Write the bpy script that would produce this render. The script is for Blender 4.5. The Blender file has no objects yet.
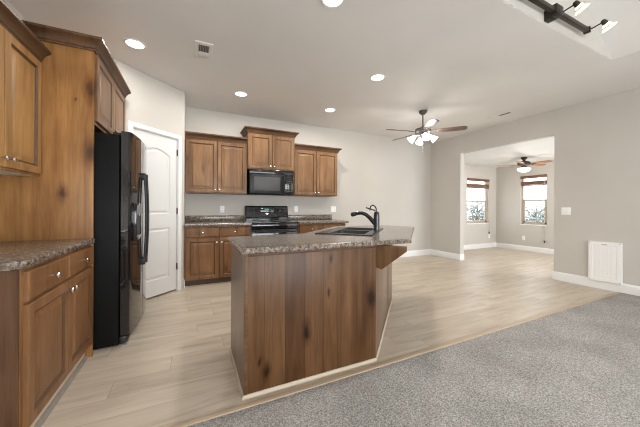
import bpy, bmesh, math, random
from mathutils import Matrix, Vector
random.seed(7)
PI = math.pi
S = bpy.context.scene
COL = S.collection

# ------------------------------------------------------------------ camera
YAW = math.radians(25.33)
cd = bpy.data.cameras.new('camera'); cam = bpy.data.objects.new('camera', cd); COL.objects.link(cam)
cd.sensor_fit = 'HORIZONTAL'; cd.sensor_width = 36.0; cd.lens = 270.1 / 640 * 36
cd.shift_y = -6.4 / 640; cd.clip_start = 0.05
cam.matrix_world = (Matrix.Translation((0, 0, 1.162)) @ Matrix.Rotation(-YAW, 4, 'Z') @
                    Matrix.Rotation(PI / 2, 4, 'X') @ Matrix.Rotation(math.radians(0.315), 4, 'Z'))
S.camera = cam
# ------------------------------------------------------------------ world, daylight, exposure
W = bpy.data.worlds.new('world'); S.world = W; W.use_nodes = True
wn = W.node_tree.nodes['Background']; wn.inputs[0].default_value = (0.93, 0.96, 1.0, 1); wn.inputs[1].default_value = 3.6
S.view_settings.view_transform = 'Standard'; S.view_settings.look = 'None'
S.view_settings.exposure = 0.3; S.view_settings.gamma = 1.0; S.view_settings.use_curve_mapping = False
S.cycles.use_denoising = True; S.cycles.denoising_input_passes = 'RGB_ALBEDO_NORMAL'; S.cycles.denoising_prefilter = 'NONE'; S.cycles.filter_width = 1.1; S.cycles.max_bounces = 10; S.cycles.diffuse_bounces = 6
S.cycles.sample_clamp_indirect = 6.0


def area(name, loc, rot, sx, sy, power, col=(1, 1, 1)):
    l = bpy.data.lights.new(name, 'AREA'); l.shape = 'RECTANGLE'; l.size = sx; l.size_y = sy
    l.energy = power; l.color = col
    o = bpy.data.objects.new(name, l); COL.objects.link(o); o.location = loc; o.rotation_euler = rot
    return o


DAY = (0.97, 0.985, 1.0)
area('daylight_rear', (1.5, -3.0, 1.3), (PI / 2 - .35, 0, 0), 4.4, 1.6, 120, DAY)          # big rear windows
area('side_fill', (5.22, -1.3, 1.45), (PI / 2, 0, PI / 2), 2.6, 1.8, 26, DAY)      # unseen fill lamp before the solid right wall, no window there
area('nook_front_fill', (6.9, 1.0, 1.35), (PI / 2 + .3, 0, 0), 1.7, 1.8, 52, DAY)         # added fill lamp for the nook, in front of an invented glazed door
for args in (('sky_portal', (7.415, 5.19, 1.355), (-PI / 2, 0, 0), 0.97, 1.27, 1), ('sky_portal', (8.37, 4.09, 1.375), (PI / 2, 0, PI / 2), 0.62, 1.31, 1)):
    area(*args).data.cycles.is_portal = True


# ------------------------------------------------------------------ materials
def mat(name, base, rough=0.5, metal=0.0, spec=0.5, coat=0.0):
    m = bpy.data.materials.new(name); m.use_nodes = True
    b = m.node_tree.nodes['Principled BSDF']
    b.inputs['Base Color'].default_value = (*base, 1); b.inputs['Roughness'].default_value = rough
    b.inputs['Metallic'].default_value = metal; b.inputs['Specular IOR Level'].default_value = spec
    b.inputs['Coat Weight'].default_value = coat
    return m


class NT:
    def __init__(s, m):
        s.t = m.node_tree; s.b = s.t.nodes['Principled BSDF']

    def n(s, kind, **kw):
        x = s.t.nodes.new('ShaderNode' + kind)
        for k, v in kw.items():
            if k.startswith('i_'):
                key = k[2:]; key = int(key) if key.isdigit() else key.replace('_', ' ')
                x.inputs[key].default_value = v
            else: setattr(x, k, v)
        return x

    def l(s, a, b): s.t.links.new(a, b)

    def coords(s, scale=(1, 1, 1), rnd=True, rot=(0, 0, 0)):
        tc = s.n('TexCoord'); mp = s.n('Mapping'); mp.inputs['Scale'].default_value = scale; mp.inputs['Rotation'].default_value = rot
        s.l(tc.outputs['Object'], mp.inputs['Vector'])
        if rnd:
            oi = s.n('ObjectInfo'); mul = s.n('Math', operation='MULTIPLY', i_1=37.0); s.l(oi.outputs['Random'], mul.inputs[0])
            cb = s.n('CombineXYZ'); [s.l(mul.outputs[0], cb.inputs[i]) for i in (0, 1, 2)]
            s.l(cb.outputs[0], mp.inputs['Location'])
        return mp.outputs[0], tc.outputs['Object']

    def ramp(s, fac, stops):
        r = s.n('ValToRGB'); e = r.color_ramp.elements
        while len(e) < len(stops): e.new(0.5)
        for q, (p, c) in zip(e, stops): q.position = p; q.color = (*c, 1)
        s.l(fac, r.inputs[0]); return r.outputs[0]

    def mix(s, fac, a, b, mode='MIX'):
        x = s.n('Mix', data_type='RGBA', blend_type=mode)
        for sock, v in ((x.inputs[0], fac), (x.inputs[6], a), (x.inputs[7], b)):
            if isinstance(v, (int, float)): sock.default_value = v
            elif isinstance(v, tuple): sock.default_value = (*v, 1)
            else: s.l(v, sock)
        return x.outputs[2]

    def bump(s, h, strength, dist):
        b = s.n('Bump'); b.inputs['Strength'].default_value = strength; b.inputs['Distance'].default_value = dist
        s.l(h, b.inputs['Height']); s.l(b.outputs[0], s.b.inputs['Normal'])


def sc(c, k): return tuple(min(1, x * k) for x in c)


def wood(name, base, rough=0.38, knots=0.5, plank=0.0, axis='Z', plank_axis=0, coat=0.0, kdens=.5):
    m = mat(name, base, rough, coat=coat, spec=.28); T = NT(m)
    st = {'Z': (7, 7, .5), 'X': (.5, 7, 7)}[axis]
    v, raw = T.coords(st)
    n1 = T.n('TexNoise', i_Scale=1.6, i_Detail=5.0, i_Roughness=.55, i_Distortion=.9); T.l(v, n1.inputs['Vector'])
    v2, _ = T.coords(tuple(6 * a for a in st)); n2 = T.n('TexNoise', i_Scale=2.0, i_Detail=3.0); T.l(v2, n2.inputs['Vector'])
    v3, _ = T.coords((1, 1, .6)); n3 = T.n('TexNoise', i_Scale=3.2, i_Detail=3.0); T.l(v3, n3.inputs['Vector'])
    c = T.ramp(n1.outputs[0], [(.30, tuple(b_ * k for b_, k in zip(base, (.70, .62, .55)))), (.5, base), (.70, sc(base, 1.25))])
    c = T.mix(1.0, c, T.ramp(n2.outputs[0], [(.35, (.84, .82, .80)), (.6, (1, 1, 1))]), 'MULTIPLY')
    c = T.mix(1.0, c, T.ramp(n3.outputs[0], [(.32, (.76, .72, .68)), (.66, (1.12, 1.12, 1.12))]), 'MULTIPLY')
    sp = T.n('SeparateXYZ'); T.l(raw, sp.inputs[0])
    if plank:
        d = T.n('Math', operation='DIVIDE', i_1=plank); T.l(sp.outputs[plank_axis], d.inputs[0])
        f = T.n('Math', operation='FLOOR'); T.l(d.outputs[0], f.inputs[0])
        wn_ = T.n('TexWhiteNoise', noise_dimensions='1D'); T.l(f.outputs[0], wn_.inputs['W'])
        pc = T.ramp(wn_.outputs[0], [(0, (.66, .60, .55)), (.5, (.95, .93, .92)), (1, (1.08, 1.06, 1.0))])
        c = T.mix(1.0, c, pc, 'MULTIPLY')
        fr_ = T.n('Math', operation='FRACT'); T.l(d.outputs[0], fr_.inputs[0])
        c = T.mix(1.0, c, T.ramp(fr_.outputs[0], [(0, (.6, .56, .52)), (.03, (1, 1, 1)), (.97, (1, 1, 1)), (1, (.6, .56, .52))]), 'MULTIPLY')
    if knots:
        kx, kz = (4.6, 1.9) if not plank else (4.2, 1.7)
        ax = T.n('Math', operation='ADD'); T.l(sp.outputs[0], ax.inputs[0]); T.l(sp.outputs[1], ax.inputs[1])
        oi = T.n('ObjectInfo'); mul = T.n('Math', operation='MULTIPLY', i_1=53.0); T.l(oi.outputs['Random'], mul.inputs[0])
        mx = T.n('Math', operation='MULTIPLY_ADD', i_1=kx); T.l(ax.outputs[0], mx.inputs[0]); T.l(mul.outputs[0], mx.inputs[2])
        mz = T.n('Math', operation='MULTIPLY_ADD', i_1=kz); T.l(sp.outputs[2], mz.inputs[0]); T.l(mul.outputs[0], mz.inputs[2])
        cb = T.n('CombineXYZ'); T.l(mx.outputs[0], cb.inputs[0]); T.l(mz.outputs[0], cb.inputs[1])
        nd = T.n('TexNoise', i_Scale=5.0, i_Detail=3.0); T.l(cb.outputs[0], nd.inputs['Vector'])
        sb = T.n('VectorMath', operation='SUBTRACT'); sb.inputs[1].default_value = (.5, .5, .5); T.l(nd.outputs['Color'], sb.inputs[0])
        s2 = T.n('VectorMath', operation='SCALE'); s2.inputs['Scale'].default_value = .16; T.l(sb.outputs[0], s2.inputs[0])
        ad = T.n('VectorMath', operation='ADD'); T.l(cb.outputs[0], ad.inputs[0]); T.l(s2.outputs[0], ad.inputs[1])
        vo = T.n('TexVoronoi', voronoi_dimensions='2D', i_Scale=1.0, i_Randomness=.9); T.l(ad.outputs[0], vo.inputs['Vector'])
        sc_ = T.n('SeparateColor'); T.l(vo.outputs['Color'], sc_.inputs[0])
        # how big this knot is; many cells carry none
        big = T.n('MapRange', i_1=1 - kdens, i_2=1.0, i_3=.0, i_4=1.0); T.l(sc_.outputs[0], big.inputs[0])
        dd = T.n('Math', operation='DIVIDE'); T.l(vo.outputs['Distance'], dd.inputs[0])
        bg_ = T.n('Math', operation='MAXIMUM', i_1=.02); T.l(big.outputs[0], bg_.inputs[0]); T.l(bg_.outputs[0], dd.inputs[1])
        kc = T.ramp(dd.outputs[0], [(0, (.10, .075, .06)), (.07, (.18, .13, .10)), (.14, (.58, .50, .44)), (.30, (1, 1, 1))])
        c = T.mix(knots, c, T.mix(1.0, c, kc, 'MULTIPLY'))
    T.l(c, T.b.inputs['Base Color'])
    T.bump(n2.outputs[0], .06, .002)
    return m


def granite():
    m = mat('granite_brown', (.3, .26, .22), .2, coat=.15); T = NT(m)
    v, _ = T.coords((1, 1, 1), rnd=False)
    a = T.n('TexVoronoi', i_Scale=80.0); T.l(v, a.inputs['Vector'])
    b = T.n('TexNoise', i_Scale=46.0, i_Detail=7.0, i_Roughness=.75); T.l(v, b.inputs['Vector'])
    c0 = T.ramp(b.outputs[0], [(.36, (.012, .011, .011)), (.45, (.10, .07, .05)), (.54, (.27, .22, .175)), (.66, (.56, .52, .46))])
    c1 = T.ramp(a.outputs['Color'], [(.0, (.02, .019, .018)), (.35, (.13, .095, .07)), (.65, (.30, .25, .205)), (1, (.58, .54, .48))])
    c = T.mix(.5, c0, c1)
    c = T.mix(1.0, c, (.76, .745, .735), 'MULTIPLY'); T.l(c, T.b.inputs['Base Color']); return m


def paint(name, base, rough=.6, bump=.12, scale=70.0):
    m = mat(name, base, rough, spec=.3); T = NT(m); v, _ = T.coords(rnd=False)
    n = T.n('TexNoise', i_Scale=scale, i_Detail=3.0); T.l(v, n.inputs['Vector']); T.bump(n.outputs[0], bump, .003)
    n2 = T.n('TexNoise', i_Scale=1.3, i_Detail=2.0); T.l(v, n2.inputs['Vector'])
    T.l(T.ramp(n2.outputs[0], [(.3, sc(base, .97)), (.7, sc(base, 1.03))]), T.b.inputs['Base Color'])
    return m


def plank_floor():
    m = mat('oak_vinyl_plank', (.5, .4, .3), .38, spec=.35); T = NT(m)
    v, raw = T.coords((1, 1, 1), rnd=False)
    sp = T.n('SeparateXYZ'); T.l(v, sp.inputs[0])
    def mth(op, a, b=0.0, c=0.0):
        x = T.n('Math', operation=op)
        for i, q in enumerate((a, b, c)):
            if isinstance(q, (int, float)): x.inputs[i].default_value = q
            else: T.l(q, x.inputs[i])
        return x.outputs[0]
    yy = mth('DIVIDE', sp.outputs[1], .183); row = mth('FLOOR', yy)
    w1 = T.n('TexWhiteNoise', noise_dimensions='1D'); T.l(row, w1.inputs['W'])
    xx = mth('ADD', mth('DIVIDE', sp.outputs[0], 1.22), w1.outputs[0]); colm = mth('FLOOR', xx)
    w2 = T.n('TexWhiteNoise', noise_dimensions='1D'); T.l(mth('MULTIPLY_ADD', colm, 17.3, row), w2.inputs['W'])
    ey = mth('ABSOLUTE', mth('SUBTRACT', mth('FRACT', yy), .5)); ex = mth('ABSOLUTE', mth('SUBTRACT', mth('FRACT', xx), .5))
    seam = mth('MAXIMUM', mth('GREATER_THAN', ey, .5 - .0014 / .183), mth('GREATER_THAN', ex, .5 - .0022 / 1.22))
    add = T.n('VectorMath', operation='ADD'); T.l(v, add.inputs[0])
    mu = T.n('VectorMath', operation='SCALE'); mu.inputs['Scale'].default_value = 9.0; T.l(w2.outputs['Color'], mu.inputs[0]); T.l(mu.outputs[0], add.inputs[1])
    mp = T.n('Mapping'); mp.inputs['Scale'].default_value = (1.1, 9, 9); T.l(add.outputs[0], mp.inputs[0])
    n = T.n('TexNoise', i_Scale=1.4, i_Detail=6.0, i_Roughness=.62, i_Distortion=.5); T.l(mp.outputs[0], n.inputs['Vector'])
    c = T.ramp(n.outputs[0], [(.26, (.38, .31, .235)), (.48, (.51, .435, .348)), (.7, (.59, .515, .42))])
    tone = T.ramp(w2.outputs[0], [(0, (.93, .92, .91)), (1, (1.05, 1.05, 1.05))])
    c = T.mix(1.0, c, tone, 'MULTIPLY')
    c = T.mix(mth('MULTIPLY', seam, .6), c, (.27, .21, .16))
    T.l(c, T.b.inputs['Base Color'])
    T.bump(n.outputs[0], .05, .002)
    return m


def carpet():
    m = mat('carpet_grey', (.36, .34, .31), .95, spec=.1); T = NT(m); v, _ = T.coords(rnd=False)
    a = T.n('TexNoise', i_Scale=120.0, i_Detail=3.0, i_Roughness=.75); T.l(v, a.inputs['Vector'])
    b = T.n('TexNoise', i_Scale=2.6, i_Detail=3.0); T.l(v, b.inputs['Vector'])
    c = T.ramp(a.outputs[0], [(.34, (.16, .152, .143)), (.5, (.33, .316, .298)), (.66, (.56, .54, .515))])
    d = T.ramp(b.outputs[0], [(.35, (.88, .88, .88)), (.65, (1.08, 1.08, 1.08))])
    T.l(T.mix(1.0, c, d, 'MULTIPLY'), T.b.inputs['Base Color'])
    T.bump(a.outputs[0], .5, .006)
    return m


def emis(name, col, k):
    m = mat(name, col, .4); b = m.node_tree.nodes['Principled BSDF']
    b.inputs['Emission Color'].default_value = (*col, 1); b.inputs['Emission Strength'].default_value = k; return m


def glass(name, rough=0.0):
    m = bpy.data.materials.new(name); m.use_nodes = True; t = m.node_tree; t.nodes.clear()
    o = t.nodes.new('ShaderNodeOutputMaterial'); mx = t.nodes.new('ShaderNodeMixShader'); tr = t.nodes.new('ShaderNodeBsdfTransparent')
    g = t.nodes.new('ShaderNodeBsdfGlossy'); g.inputs['Roughness'].default_value = .02; lw = t.nodes.new('ShaderNodeLayerWeight'); pw = t.nodes.new('ShaderNodeMath'); pw.operation = 'POWER'; pw.inputs[1].default_value = 5.0
    fr = t.nodes.new('ShaderNodeMath'); fr.operation = 'MULTIPLY_ADD'; fr.inputs[1].default_value = .95; fr.inputs[2].default_value = .04
    t.links.new(lw.outputs['Facing'], pw.inputs[0]); t.links.new(pw.outputs[0], fr.inputs[0])
    tr.inputs[0].default_value = (.97, .98, .98, 1)
    t.links.new(fr.outputs[0], mx.inputs[0]); t.links.new(tr.outputs[0], mx.inputs[1]); t.links.new(g.outputs[0], mx.inputs[2]); t.links.new(mx.outputs[0], o.inputs[0])
    return m


M = dict(
    wood=wood('knotty_alder', (.225, .122, .056), kdens=.5),
    wood_lit=wood('knotty_alder_lit', (.40, .225, .085), kdens=.5),  # same alder, warm light on the near-left wall cabinet put into its colour
    wood_low=wood('knotty_alder_base', (.235, .118, .050), kdens=.45),
    panel=wood('knotty_alder_panel', (.34, .170, .058), knots=.85, kdens=.85),
    island=wood('knotty_alder_planks', (.122, .062, .027), knots=.97, plank=.137, kdens=.85),
    island_side=wood('alder_plain', (.165, .095, .055), knots=0, rough=.28, coat=.25),
    end_wood=wood('alder_end_panel', (.12, .062, .032), knots=0),
    glaze=mat('dark_glaze', (.10, .048, .020), .4),
    crown=wood('alder_crown', (.115, .060, .030), knots=0, axis='X', rough=.5),
    toe=mat('toe_kick_dark', (.08, .045, .028), .5),
    granite=granite(),
    wall=paint('wall_paint', (.535, .508, .466)),
    ceil=paint('ceiling_paint', (.755, .74, .715), bump=.25, scale=45.0),
    nook_ceil=paint('nook_ceiling_paint', (.78, .78, .77)),
    trim=mat('trim_white', (.76, .755, .74), .35),
    door=mat('door_white', (.67, .665, .655), .4),
    floor=plank_floor(), carpet=carpet(),
    shoe=mat('shoe_moulding_cream', (.52, .44, .34), .4),
    shoe_grey=mat('shoe_moulding_grey', (.24, .21, .18), .5),
    strip=mat('transition_oak', (.47, .36, .25), .4),
    black=mat('appliance_black', (.008, .008, .009), .12, coat=.4),
    black_tex=mat('appliance_black_textured', (.006, .006, .006), .5, spec=.12),
    black_door=mat('fridge_black_gloss', (.009, .009, .010), .04, spec=.5, coat=.5),
    black_mat=mat('black_plastic', (.012, .012, .013), .45),
    dark_glass=mat('oven_glass', (.015, .016, .018), .05, coat=.6),
    micro_glass=mat('microwave_window', (.07, .07, .072), .4, spec=.3),
    micro_face=mat('microwave_face', (.012, .013, .015), .35, spec=.35),
    grey=mat('grey_plastic', (.22, .22, .225), .35),
    keys=mat('keypad_dark', (.03, .03, .032), .5), corbel=wood('alder_corbel', (.16, .085, .036), knots=0),
    nickel=mat('brushed_nickel', (.72, .71, .69), .22, 1.0),
    chrome=mat('chrome', (.8, .8, .8), .1, 1.0),
    hinge=mat('hinge_bronze', (.10, .085, .07), .4, .8),
    bronze=mat('oil_rubbed_bronze', (.045, .036, .030), .4, .6),
    pewter=mat('fan_pewter', (.12, .11, .105), .35, .8),
    faucet=mat('faucet_black_chrome', (.05, .05, .053), .2, .7),
    sink=mat('sink_black_composite', (.022, .023, .025), .28),
    blade=wood('fan_blade_walnut', (.13, .085, .065), knots=0, axis='X', rough=.3),
    blade2=wood('fan_blade_oak', (.42, .22, .10), knots=0, axis='X', rough=.3),
    plate=mat('switch_plate_white', (.88, .88, .87), .3),
    slot=mat('outlet_slot', (.05, .05, .05), .5),
    vent_dark=mat('vent_dark', (.10, .092, .085), .6),
    shade=emis('frosted_shade_lit', (1.0, .96, .90), 7.0),
    bowl=emis('frosted_bowl_lit', (1.0, .90, .74), 2.2),
    track_shade=emis('track_shade_lit', (1.0, .88, .68), .9),
    bulb=emis('lamp_lit', (1.0, .97, .92), 6.0),
    lens=emis('downlight_lens', (1.0, .96, .89), 5.0),
    glass=glass('window_glass'),
    vinyl=mat('window_vinyl', (.45, .385, .32), .4),
    blind=wood('blind_walnut', (.22, .12, .072), knots=0, axis='X'),
    cord=mat('blind_cord', (.42, .38, .33), .7),
    display=emis('clock_display', (.05, .45, .38), .6),
    wall_out=mat('siding', (.5, .48, .45), .8),
    snow=mat('exterior_ground', (.30, .305, .31), .9),
    leaf=mat('pale_leaves', (.26, .28, .255), .8), bark=mat('bark', (.16, .145, .13), .9),
    heater=mat('register_white', (.86, .855, .835), .35),
    badge=mat('badge_grey', (.45, .44, .42), .4),
)


# ------------------------------------------------------------------ mesh helpers
class MB:
    def __init__(s): s.bm = bmesh.new(); s.M = Matrix.Identity(4); s.mi = 0

    def v(s, p): return s.bm.verts.new(s.M @ Vector(p))

    def f(s, vs):
        try: q = s.bm.faces.new(vs); q.material_index = s.mi; return q
        except ValueError: return None

    def box(s, a, b, bev=0.0):
        x0, y0, z0 = [min(p, q) for p, q in zip(a, b)]; x1, y1, z1 = [max(p, q) for p, q in zip(a, b)]
        vs = [s.v(p) for p in ((x0, y0, z0), (x1, y0, z0), (x1, y1, z0), (x0, y1, z0), (x0, y0, z1), (x1, y0, z1), (x1, y1, z1), (x0, y1, z1))]
        fs = [s.f([vs[i] for i in q]) for q in ((0, 3, 2, 1), (4, 5, 6, 7), (0, 1, 5, 4), (1, 2, 6, 5), (2, 3, 7, 6), (3, 0, 4, 7))]
        if bev:
            es = {e for q in fs for e in q.edges}
            r = bmesh.ops.bevel(s.bm, geom=list(es), offset=bev, segments=2, affect='EDGES', profile=.5)
            for q in r['faces']: q.material_index = s.mi
        return s

    def prism(s, poly, z0, z1, bev=0.0):
        a = [s.v((x, y, z0)) for x, y in poly]; b = [s.v((x, y, z1)) for x, y in poly]; n = len(poly)
        fs = [s.f(a[::-1]), s.f(b)] + [s.f([a[i], a[(i + 1) % n], b[(i + 1) % n], b[i]]) for i in range(n)]
        if bev:
            es = [e for e in fs[1].edges] + [e for e in fs[0].edges]
            r = bmesh.ops.bevel(s.bm, geom=es, offset=bev, segments=2, affect='EDGES', profile=.5)
            for q in r['faces']: q.material_index = s.mi
        return s

    def loops(s, L, cap0=True, cap1=True, closed=True):
        R = [[s.v(p) for p in l] for l in L]
        for a, b in zip(R, R[1:]):
            n = len(a)
            for i in range(n if closed else n - 1): s.f([a[i], a[(i + 1) % n], b[(i + 1) % n], b[i]])
        if cap0: s.f(R[0][::-1])
        if cap1: s.f(R[-1])
        return s

    def lathe(s, prof, n=24, c=(0, 0, 0), cap0=True, cap1=True):       # prof: (r, z)
        L = [[(c[0] + r * math.cos(2 * PI * i / n), c[1] + r * math.sin(2 * PI * i / n), c[2] + z) for i in range(n)] for r, z in prof]
        return s.loops(L, cap0, cap1)

    def tube(s, pts, r, n=10):
        pts = [Vector(p) for p in pts]; L = []; up = None
        rs = r if isinstance(r, (list, tuple)) else [r] * len(pts)
        for i, p in enumerate(pts):
            t = (pts[min(i + 1, len(pts) - 1)] - pts[max(i - 1, 0)]).normalized()
            if up is None: up = t.orthogonal().normalized()
            up = (up - t * up.dot(t)).normalized(); w = t.cross(up)
            L.append([p + (up * math.cos(2 * PI * k / n) + w * math.sin(2 * PI * k / n)) * rs[i] for k in range(n)])
        return s.loops(L)

    def sweep(s, path, prof, closed=False):                            # path 2-D, prof (offset to the right of travel, z)
        n = len(path); L = []
        P = [Vector(p) for p in path]
        for i in range(n):
            d0 = (P[i] - P[i - 1]).normalized() if (i > 0 or closed) else None
            d1 = (P[(i + 1) % n] - P[i]).normalized() if (i < n - 1 or closed) else None
            d0 = d0 or d1; d1 = d1 or d0
            n0 = Vector((d0.y, -d0.x)); n1 = Vector((d1.y, -d1.x)); b = (n0 + n1)
            b = b / max(.2, (1 + n0.dot(n1)))
            L.append([(P[i].x + b.x * a, P[i].y + b.y * a, z) for a, z in prof])
        if closed: L.append(L[0])
        return s.loops(L, not closed, not closed)

    def build(s, name, m, parent=None, ang=24):
        bmesh.ops.remove_doubles(s.bm, verts=s.bm.verts[:], dist=1e-6)
        bmesh.ops.recalc_face_normals(s.bm, faces=s.bm.faces[:])
        me = bpy.data.meshes.new(name); s.bm.to_mesh(me); s.bm.free()
        for q in (m if isinstance(m, (list, tuple)) else [m]): me.materials.append(M[q] if isinstance(q, str) else q)
        me.shade_smooth(); me.set_sharp_from_angle(angle=math.radians(ang))
        o = bpy.data.objects.new(name, me); COL.objects.link(o)
        if parent: o.parent = parent
        return o


def box(name, a, b, m, parent=None, bev=0.0): return MB().box(a, b, bev).build(name, m, parent)


def tag(o, label=None, cat=None, group=None, kind=None):
    for k, v in (('label', label), ('category', cat), ('group', group), ('kind', kind)):
        if v: o[k] = v
    return o


def thing(name, label, cat, loc=(0, 0, 0), rz=0.0, group=None):
    o = bpy.data.objects.new(name, None); COL.objects.link(o); o.location = loc; o.rotation_euler = (0, 0, rz); o.empty_display_size = .1
    return tag(o, label, cat, group)


def struct(o): o['kind'] = 'structure'; return o


def kids(o): return [c for c in COL.objects if c.parent == o]


def copy_tree(o, parent=None):
    c = o.copy(); COL.objects.link(c)
    if parent: c.parent = parent
    for ch in kids(o): copy_tree(ch, c)
    return c


def T(x, y, z): return Matrix.Translation((x, y, z))
def RZ(a): return Matrix.Rotation(a, 4, 'Z')


# plane frame: local x along the wall, local y up, local z out of the wall
def frame(o, ax, up=(0, 0, 1)):
    ax = Vector(ax).normalized(); up = Vector(up); n = ax.cross(up)
    return Matrix(((ax.x, up.x, n.x, o[0]), (ax.y, up.y, n.y, o[1]), (ax.z, up.z, n.z, o[2]), (0, 0, 0, 1)))


# ------------------------------------------------------------------ room shell
XL, XR, YB, ZC, YR = -1.31, 5.37, 4.90, 2.778, -3.2
ZN = 2.374                       # nook ceiling and opening head
NX, NY = 8.24, 5.06              # nook walls
J1, J2 = 4.08, 2.365             # opening jambs
CY = 1.585                       # carpet edge
VX, VY = 4.12, 1.297              # where the flat ceiling ends and the vault begins
struct(box('floor', (XL - .15, CY, -.1), (NX + .3, NY + .3, 0), 'floor'))
struct(MB().box((XL - .15, YR - .2, -.1), (XR + .15, CY - .02, .006)).box((XL - .15, CY - .021, -.1), (XR + .15, CY, .004)).build('floor_carpet', 'carpet'))
struct(box('trim_1', (XL, CY - .004, 0), (XR - .015, CY + .035, .009), 'strip', bev=.003))
struct(MB().box((XL - .12, YR, 0), (XL, YB, ZC)).box((XL - .12, YR, ZC), (XL, VY, ZC + 1.3)).build('wall_left', 'wall'))
struct(box('wall_back', (XL - .12, YB, 0), (XR, YB + .12, ZC), 'wall'))
w = MB(); w.box((XR, YR, 0), (XR + .12, J2, ZC)); w.box((XR, J1, 0), (XR + .12, NY + .12, ZC)); w.box((XR, J2, ZN), (XR + .12, J1, ZC))
struct(w.build('wall_right', 'wall'))
# rear wall with its window openings (behind the camera)
w = MB(); w.box((XL - .12, YR - .12, 0), (XR + .12, YR, .45)); w.box((XL - .12, YR - .12, 2.45), (XR + .12, YR, ZC + 1.2))
w.box((XL - .12, YR - .12, .45), (-.9, YR, 2.45)); w.box((3.9, YR - .12, .45), (XR + .12, YR, 2.45))
struct(w.build('wall_rear', 'wall'))
w = MB()
for i in range(4): w.box((i * 1.6 - .93, YR - .1, .45), (i * 1.6 - .87, YR - .02, 2.45))
for z in (.45, 2.39): w.box((-.9, YR - .1, z), (3.9, YR - .02, z + .06))
w3 = struct(w.build('window_3', 'trim')); box('window_glass', (-.9, YR - .07, .5), (3.9, YR - .064, 2.4), 'glass', w3)
# pantry walls: wing wall, diagonal wall with door opening, return wall
DA, DB = Vector((-.76, 3.66)), Vector((-.105, 4.285)); DD = (DB - DA).normalized(); DN = Vector((DD.y, -DD.x)); DL = (DB - DA).length
D0, D1, DT = .172, .806, 2.09    # door opening along the wall, head height
fr = frame((DA.x, DA.y, 0), (DD.x, DD.y, 0))
w = MB(); w.M = fr
w.box((0, 0, -.10), (D0, ZC, 0)); w.box((D1, 0, -.10), (DL, ZC, 0)); w.box((D0, DT, -.10), (D1, ZC, 0))
w.M = Matrix.Identity(4); w.box((XL, 3.66, 0), (DA.x, 3.74, ZC)); w.box((DB.x - .1, DB.y, 0), (DB.x, YB, ZC))
struct(w.build('wall_pantry', 'wall'))
# nook walls with window openings
W1 = (6.93, 7.90, .72, 1.99); W2 = (3.78, 4.40, .72, 2.03)
w = MB(); t_ = .14
w.box((XR + .12, NY, 0), (W1[0], NY + t_, ZN)); w.box((W1[1], NY, 0), (NX + t_, NY + t_, ZN)); w.box((W1[0], NY, 0), (W1[1], NY + t_, W1[2])); w.box((W1[0], NY, W1[3]), (W1[1], NY + t_, ZN))
struct(w.build('wall_nook_back', 'wall'))
w = MB()
w.box((NX, W2[1], 0), (NX + t_, NY, ZN)); w.box((NX, .8, 0), (NX + t_, W2[0], ZN)); w.box((NX, W2[0], 0), (NX + t_, W2[1], W2[2])); w.box((NX, W2[0], W2[3]), (NX + t_, W2[1], ZN))
struct(w.build('wall_nook_side', 'wall'))
w = MB(); w.box((XR + .12, .8, 0), (6.0, .95, ZN)); w.box((7.8, .8, 0), (NX + t_, .95, ZN)); w.box((6.0, .8, 2.3), (7.8, .95, ZN))
struct(w.build('wall_nook_front', 'wall'))
w = MB()
for x in (6.0, 6.87, 7.74): w.box((x, .84, 0), (x + .06, .92, 2.3))
for z in (0, 2.2): w.box((6.0, .84, z), (7.8, .92, z + .1))
dn = struct(w.build('added_nook_door', 'trim')); box('door_glass', (6.05, .875, .1), (7.75, .882, 2.2), 'glass', dn)  # unseen glazed door, put in as a source for the nook fill lamp
struct(box('ceiling_nook', (XR + .12, .8, ZN), (NX + t_, NY + t_, ZN + .1), 'nook_ceil'))
# kitchen ceiling, vaulted over the living room

w = MB()
w.box((XL - .12, VY + .004, ZC), (XR + .12, YB + .12, ZC + .12)); w.box((VX + .004, YR - .12, ZC), (XR + .12, VY + .004, ZC + .12))
K = .66; zt = ZC + K * 1.6
prof = [(VX, ZC), (VX - 1.6, zt), (-.0, zt), (XL, ZC + K * .3), (XL, ZC + K * .3 + .2), (-.0, zt + .2), (VX - 1.6, zt + .2), (VX + .3, ZC + .02)]
w.M = frame((0, VY, 0), (1, 0, 0)); w.prism(prof, -.06, VY - YR + .12)
struct(w.build('ceiling', 'ceil', ang=20))
w = MB(); w.M = frame((0, VY, 0), (1, 0, 0)); w.prism([(XL - .1, ZC + .004), (VX + .004, ZC + .004), (VX - 1.6, zt + .1), (0, zt + .1), (XL - .1, ZC + .3)], -.12, 0)
struct(w.build('wall_gable', 'wall', ang=20))

# baseboards
BP = [(0, 0), (.016, 0), (.016, .105), (.012, .118), (.006, .127), (.004, .135), (0, .135)]
def baseboard(name, path): return struct(MB().sweep(path, BP).build(name, 'trim', ang=25))
baseboard('baseboard_back', [(2.551, YB), (XR, YB), (XR, J1), (XR + .12, J1)])
baseboard('baseboard_right', [(XR + .12, J2), (XR, J2), (XR, YR)])
baseboard('baseboard_nook', [(XR + .12, NY), (NX, NY), (NX, .95)])
c = lambda s: tuple(DA + DD * s)
baseboard('baseboard_pantry', [c(.902), c(DL), (DB.x, 4.36)])

# pantry door: casing, slab with an arched upper panel, hinges
CS = [(0, 0), (0, .012), (.010, .018), (.045, .018), (.058, .010), (.060, 0)]
w = MB(); w.M = fr
w.sweep([(D0 + .006, 0), (D0 + .006, DT - .006), (D1 - .006, DT - .006), (D1 - .006, 0)], [(-a, z) for a, z in CS])
w.box((D0, 0, -.10), (D0 + .012, DT, 0)); w.box((D1 - .012, 0, -.10), (D1, DT, 0)); w.box((D0, DT - .012, -.10), (D1, DT, 0))
struct(w.build('trim_2', 'trim', ang=25))


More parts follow.
